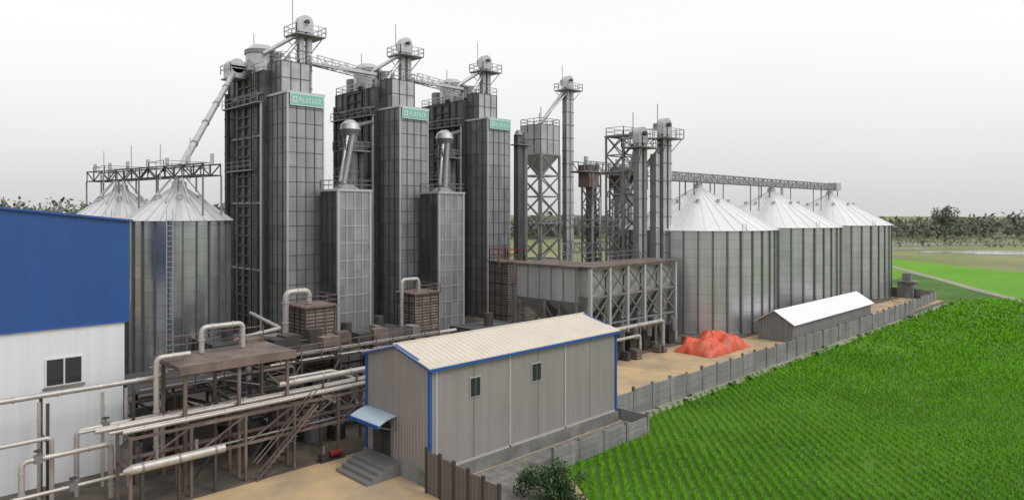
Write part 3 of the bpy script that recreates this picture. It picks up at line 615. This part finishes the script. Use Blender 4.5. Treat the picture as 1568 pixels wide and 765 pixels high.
# ---------------------------------------------------------------- walls & fence
def bwall(name,pts,z0,z1,step=2.4,m='wall_panel'):
    p=P()
    for a,b in zip(pts[:-1],pts[1:]):
        a=Vector((*a,0));b=Vector((*b,0));d=b-a;L_=d.length;d.normalize();n=Vector((-d.y,d.x,0)); k=max(1,int(L_/step))
        for j in range(k):
            q0=a+(b-a)*j/k;q1=a+(b-a)*(j+1)/k; hh=z1+U(-.09,.09)
            vs=[]
            for z in (z0,hh):
                for q,o in ((q0,-.06),(q1,-.06),(q1,.06),(q0,.06)): vs.append((q+n*o).to_tuple()[:2]+(z,))
            p.add(vs,[(4,5,6,7),(0,1,5,4),(2,3,7,6),(1,2,6,5),(3,0,4,7)],m)
            for zz in (z0+(hh-z0)*.33,z0+(hh-z0)*.66): p.beam(q0-n*.07+Vector((0,0,zz)),q1-n*.07+Vector((0,0,zz)),.03,'concrete')
            l=Vector((U(-.05,.05),U(-.05,.05),0)); p.cone(q0+Vector((0,0,z0)),q0+l+Vector((0,0,hh+.22)),.16,.15,'concrete',4,False,math.pi/4)
        p.cone(b+Vector((0,0,z0)),b+Vector((0,0,z1+.22)),.16,.15,'concrete',4,False,math.pi/4)
    build(name,p)
bwall('boundary_wall',[(41.9,31.1),(60,31.0),(90,31.1),(118,31.4),(138,32.5),(139.5,38),(139,60)],-.95,1.15)
bwall('retaining_wall',[(31.5,27.9),(41.9,28.1),(41.9,31.0)],-.95,.35)
p=P()
for i in range(6):
    v=30.0-1.15*i; zt=1.9-.08*i
    p.box(23.3,23.42,v-.1,v+.1,G,zt+.2,'steel_dark')
    if i<5: p.box(23.33,23.38,v-1.05,v-.1,G,zt,'fence_metal')
build('corrugated_fence',p)
p=P(); p.box(137.6,140.4,36,38.6,-.9,2.4,'concrete'); p.box(137.2,140.8,35.6,39,2.4,2.6,'concrete'); p.box(138,138.9,35.98,36.1,-.5,1.5,'glass'); p.box(138.3,139.7,36.6,38,2.6,4.0,'concrete'); build('guard_post',p)
p=P(); n=120
rows=[]
for i in range(n+1):
    u=42.2+(137.5-42.2)*i/n
    rows.append([(u,31.0,-.72+.08*noise.noise(Vector((u*.5,0,0)))),(u,30.6+.15*noise.noise(Vector((u*.4,3,0))),-.74),(u,30.2+.25*noise.noise(Vector((u*.6,7,0))),-.91)])
vs=[q for r_ in rows for q in r_]; p.add(vs,[(i*3+j,i*3+j+1,i*3+j+4,i*3+j+3) for i in range(n) for j in range(2)],'path_dirt',True); build('earth_bund',p)
p=P(); a0,a1,b0,b1=80.6,108,33.8,38.0; ze,zr=1.9,3.2; bm=35.9
pts=[(b0,G),(b1,G),(b1,ze),(bm,zr),(b0,ze)]
vs=[(a0,y,z) for y,z in pts]+[(a1,y,z) for y,z in pts]
p.add(vs,[(4,3,2,1,0),(5,6,7,8,9)]+[(i,(i+1)%5,5+(i+1)%5,5+i) for i in (0,1,4)],'wall_small')
for yb in (b0-.4,b1+.4):
    zz=ze-.4*(zr-ze)/(bm-b0); vs=[(a0-.4,yb,zz+.03),(a1+.4,yb,zz+.03),(a1+.4,bm,zr+.03),(a0-.4,bm,zr+.03)]; vs+=[(x,y,z+.06) for x,y,z in vs]
    p.add(vs,[(3,2,1,0),(4,5,6,7),(0,1,5,4),(1,2,6,5),(2,3,7,6),(3,0,4,7)],'roof_white')
    x=a0-.3
    while x<a1: p.beam((x,yb,zz+.09),(x,bm,zr+.09),.04,'roof_white'); x+=.9
build('storage_shed',p)
p=P(); n=60; m_=34; vs=[]; cx,cy=70.6,38.6
for j in range(m_+1):
    for i in range(n+1):
        x=-4.4+8.8*i/n; y=-2.3+4.6*j/m_
        e=max(0,1-(abs(x)/4.4)**3)*max(0,1-(abs(y)/2.3)**2.6)
        rdg=abs(noise.noise(Vector((x*1.1+y*.5,y*.8,4))))
        hgt=2.0*e**.5*(.72+.5*noise.noise(Vector((x*.55,y*.6,3))))+ (.45*rdg+.2*noise.noise(Vector((x*2.6,y*2.6,2))))*min(1,e*3)
        vs.append((cx+x+.35*noise.noise(Vector((x,y,9))),cy+y+.4*noise.noise(Vector((x,y,5))),G+.03+max(0,hgt)))
p.add(vs,[(j*(n+1)+i,j*(n+1)+i+1,(j+1)*(n+1)+i+1,(j+1)*(n+1)+i) for j in range(m_) for i in range(n)],'tarp',True)
build('tarp_covered_pile',p)
# ---------------------------------------------------------------- vegetation
def blade(p,c,s,k):
    a=Vector((U(-1,1),U(-1,1),U(-1,1))).normalized(); b=a.cross(Vector((U(-1,1),U(-1,1),U(-1,1)))).normalized()
    o=len(p.v); p.v.extend([tuple(c-a*s),tuple(c-b*s*.45),tuple(c+a*s),tuple(c+b*s*.45)]); p.f.append((o,o+1,o+2,o+3)); p.m.append(k); p.s.append(False)
p=P(); base=Vector((27.5,24.4,G))
p.cone(base,base+Vector((0,0,.9)),.12,.08,'bark',8)
kl=p.mi('leaf');kd=p.mi('leaf_shade')
for i in range(52):
    t=U(0,6.28); rr=U(.2,1.9); tip=base+Vector((math.cos(t)*rr,math.sin(t)*rr,U(.4,1.85)-rr*.28)); p.cone(base+Vector((0,0,U(.2,.8))),tip,.04,.012,'bark',5)
    cr=U(.3,.6)
    for j in range(230):
        d=Vector((U(-1,1),U(-1,1),U(-.8,.9)))
        if d.length>1: continue
        blade(p,tip+d*cr,U(.05,.1),kl if d.z>.1+U(-.3,.3) else kd)  # lower leaves of a clump get the painted shade colour
build('leafy_bush',p)
p=P(); kf=p.mi('trees_hazy')
for i in range(1900):
    th=math.radians(U(-56,56)); left=th<-.2
    D=U(400,520) if not left else U(430,560)
    Rr=D*math.tan(th)
    if abs(Rr)>950: continue
    c=at(D,Rr); g_=noise.noise(Vector((Rr*.012,D*.01,0)))
    H=U(8,14)*(1+.5*g_) if not left else U(18,25)*(1+.2*g_)
    w_=U(6,12)
    for j in range(36):
        d=Vector((U(-1,1),U(-1,1),U(-1,1)))
        if d.length>1: continue
        q=Vector((c[0]+d.x*w_,c[1]+d.y*w_,H*.5+d.z*H*.52)); blade(p,q,U(1.2,2.6),kf)
build('distant_trees',p)
p=P(); kf=p.mi('trees_hazy')
for i in range(80):
    D=U(310,400); Rr=D*U(.5,.9); c=at(D,Rr); H=U(1.2,4.5); w_=U(3,9)
    for j in range(22):
        d=Vector((U(-1,1),U(-1,1),U(-1,1)))
        if d.length<1: blade(p,Vector((c[0]+d.x*w_,c[1]+d.y*w_,F+H*.5+d.z*H*.5)),U(.5,1.1),kf)
build('field_hedge',p)
D=372; Rr=D*(1447-784)/1050; c=Vector((*at(D,Rr),-.9)); p=P(); p.cone(c,c+Vector((0,0,10)),.8,.4,'bark',8); kf=p.mi('trees_hazy')
for i in range(30):
    t=U(0,6.28);tip=c+Vector((math.cos(t)*U(0,5.5),math.sin(t)*U(0,5.5),U(7,18))); p.cone(c+Vector((0,0,U(6,10))),tip,.25,.06,'bark',5)
    for j in range(60):
        d=Vector((U(-1,1),U(-1,1),U(-1,1)))
        if d.length<1: blade(p,tip+d*2.2,U(.5,1.0),kf)
build('tree',p)
p=P(); kl=p.mi('leaf')
for i in range(40):
    if i<14: cx,cy,zz=U(112,137),U(33,44),G
    else: cx,cy,zz=U(43,137),U(29.9,30.9),F
    sz=U(.6,1.3) if i<14 else U(.2,.5)
    for j in range(60):
        d=Vector((U(-1,1),U(-1,1),U(0,1)))
        if d.length<1: blade(p,Vector((cx,cy,zz))+d*sz,.16,kl)
build('weeds',p)
# ---------------------------------------------------------------- world/light/camera
w=bpy.data.worlds.new('World'); sc.world=w; w.use_nodes=True; N=w.node_tree.nodes; L=w.node_tree.links
bg=N['Background']; out=N['World Output']
sky=N.new('ShaderNodeTexSky'); sky.sky_type='NISHITA'; sky.sun_disc=False; sky.sun_elevation=math.radians(50); sky.sun_rotation=math.radians(165); sky.dust_density=5
hs=N.new('ShaderNodeHueSaturation'); hs.inputs['Saturation'].default_value=.08; L.new(sky.outputs[0],hs.inputs['Color']); L.new(hs.outputs[0],bg.inputs['Color']); bg.inputs['Strength'].default_value=.05
tc=N.new('ShaderNodeTexCoord'); sx=N.new('ShaderNodeSeparateXYZ'); L.new(tc.outputs['Generated'],sx.inputs[0])
cr=N.new('ShaderNodeValToRGB')
nz=N.new('ShaderNodeTexNoise'); nz.inputs['Scale'].default_value=1.6; nz.inputs['Detail'].default_value=3; L.new(tc.outputs['Generated'],nz.inputs['Vector'])
ma=N.new('ShaderNodeMath'); ma.operation='MULTIPLY_ADD'; L.new(nz.outputs['Fac'],ma.inputs[0]); ma.inputs[1].default_value=.12; L.new(sx.outputs[2],ma.inputs[2])
L.new(ma.outputs[0],cr.inputs[0])
cr.color_ramp.elements[0].position=0.04; cr.color_ramp.elements[0].color=(.62,.63,.635,1); cr.color_ramp.elements[1].position=.30; cr.color_ramp.elements[1].color=(.82,.82,.82,1)
b2=N.new('ShaderNodeBackground'); L.new(cr.outputs[0],b2.inputs['Color']); b2.inputs['Strength'].default_value=1.0
ad=N.new('ShaderNodeAddShader'); L.new(bg.outputs[0],ad.inputs[0]); L.new(b2.outputs[0],ad.inputs[1]); L.new(ad.outputs[0],out.inputs['Surface'])
sl=bpy.data.lights.new('sun','SUN'); sl.energy=0.9; sl.angle=math.radians(20); sl.color=(1,.97,.93)
so=bpy.data.objects.new('sun',sl); sc.collection.objects.link(so); so.rotation_mode='QUATERNION'; so.rotation_quaternion=Vector((.2,-.75,.92)).to_track_quat('Z','Y')
cam=bpy.data.cameras.new('camera'); co=bpy.data.objects.new('camera',cam); sc.collection.objects.link(co)
co.location=(0,0,15); co.rotation_euler=(math.radians(90),0,math.radians(-45)); cam.lens=36*1050/1568; cam.sensor_width=36; cam.shift_y=-57.5/1568; cam.clip_end=6000; cam.clip_start=.5
sc.camera=co
sc.view_settings.view_transform='Standard'; sc.view_settings.look='None'; sc.view_settings.exposure=0
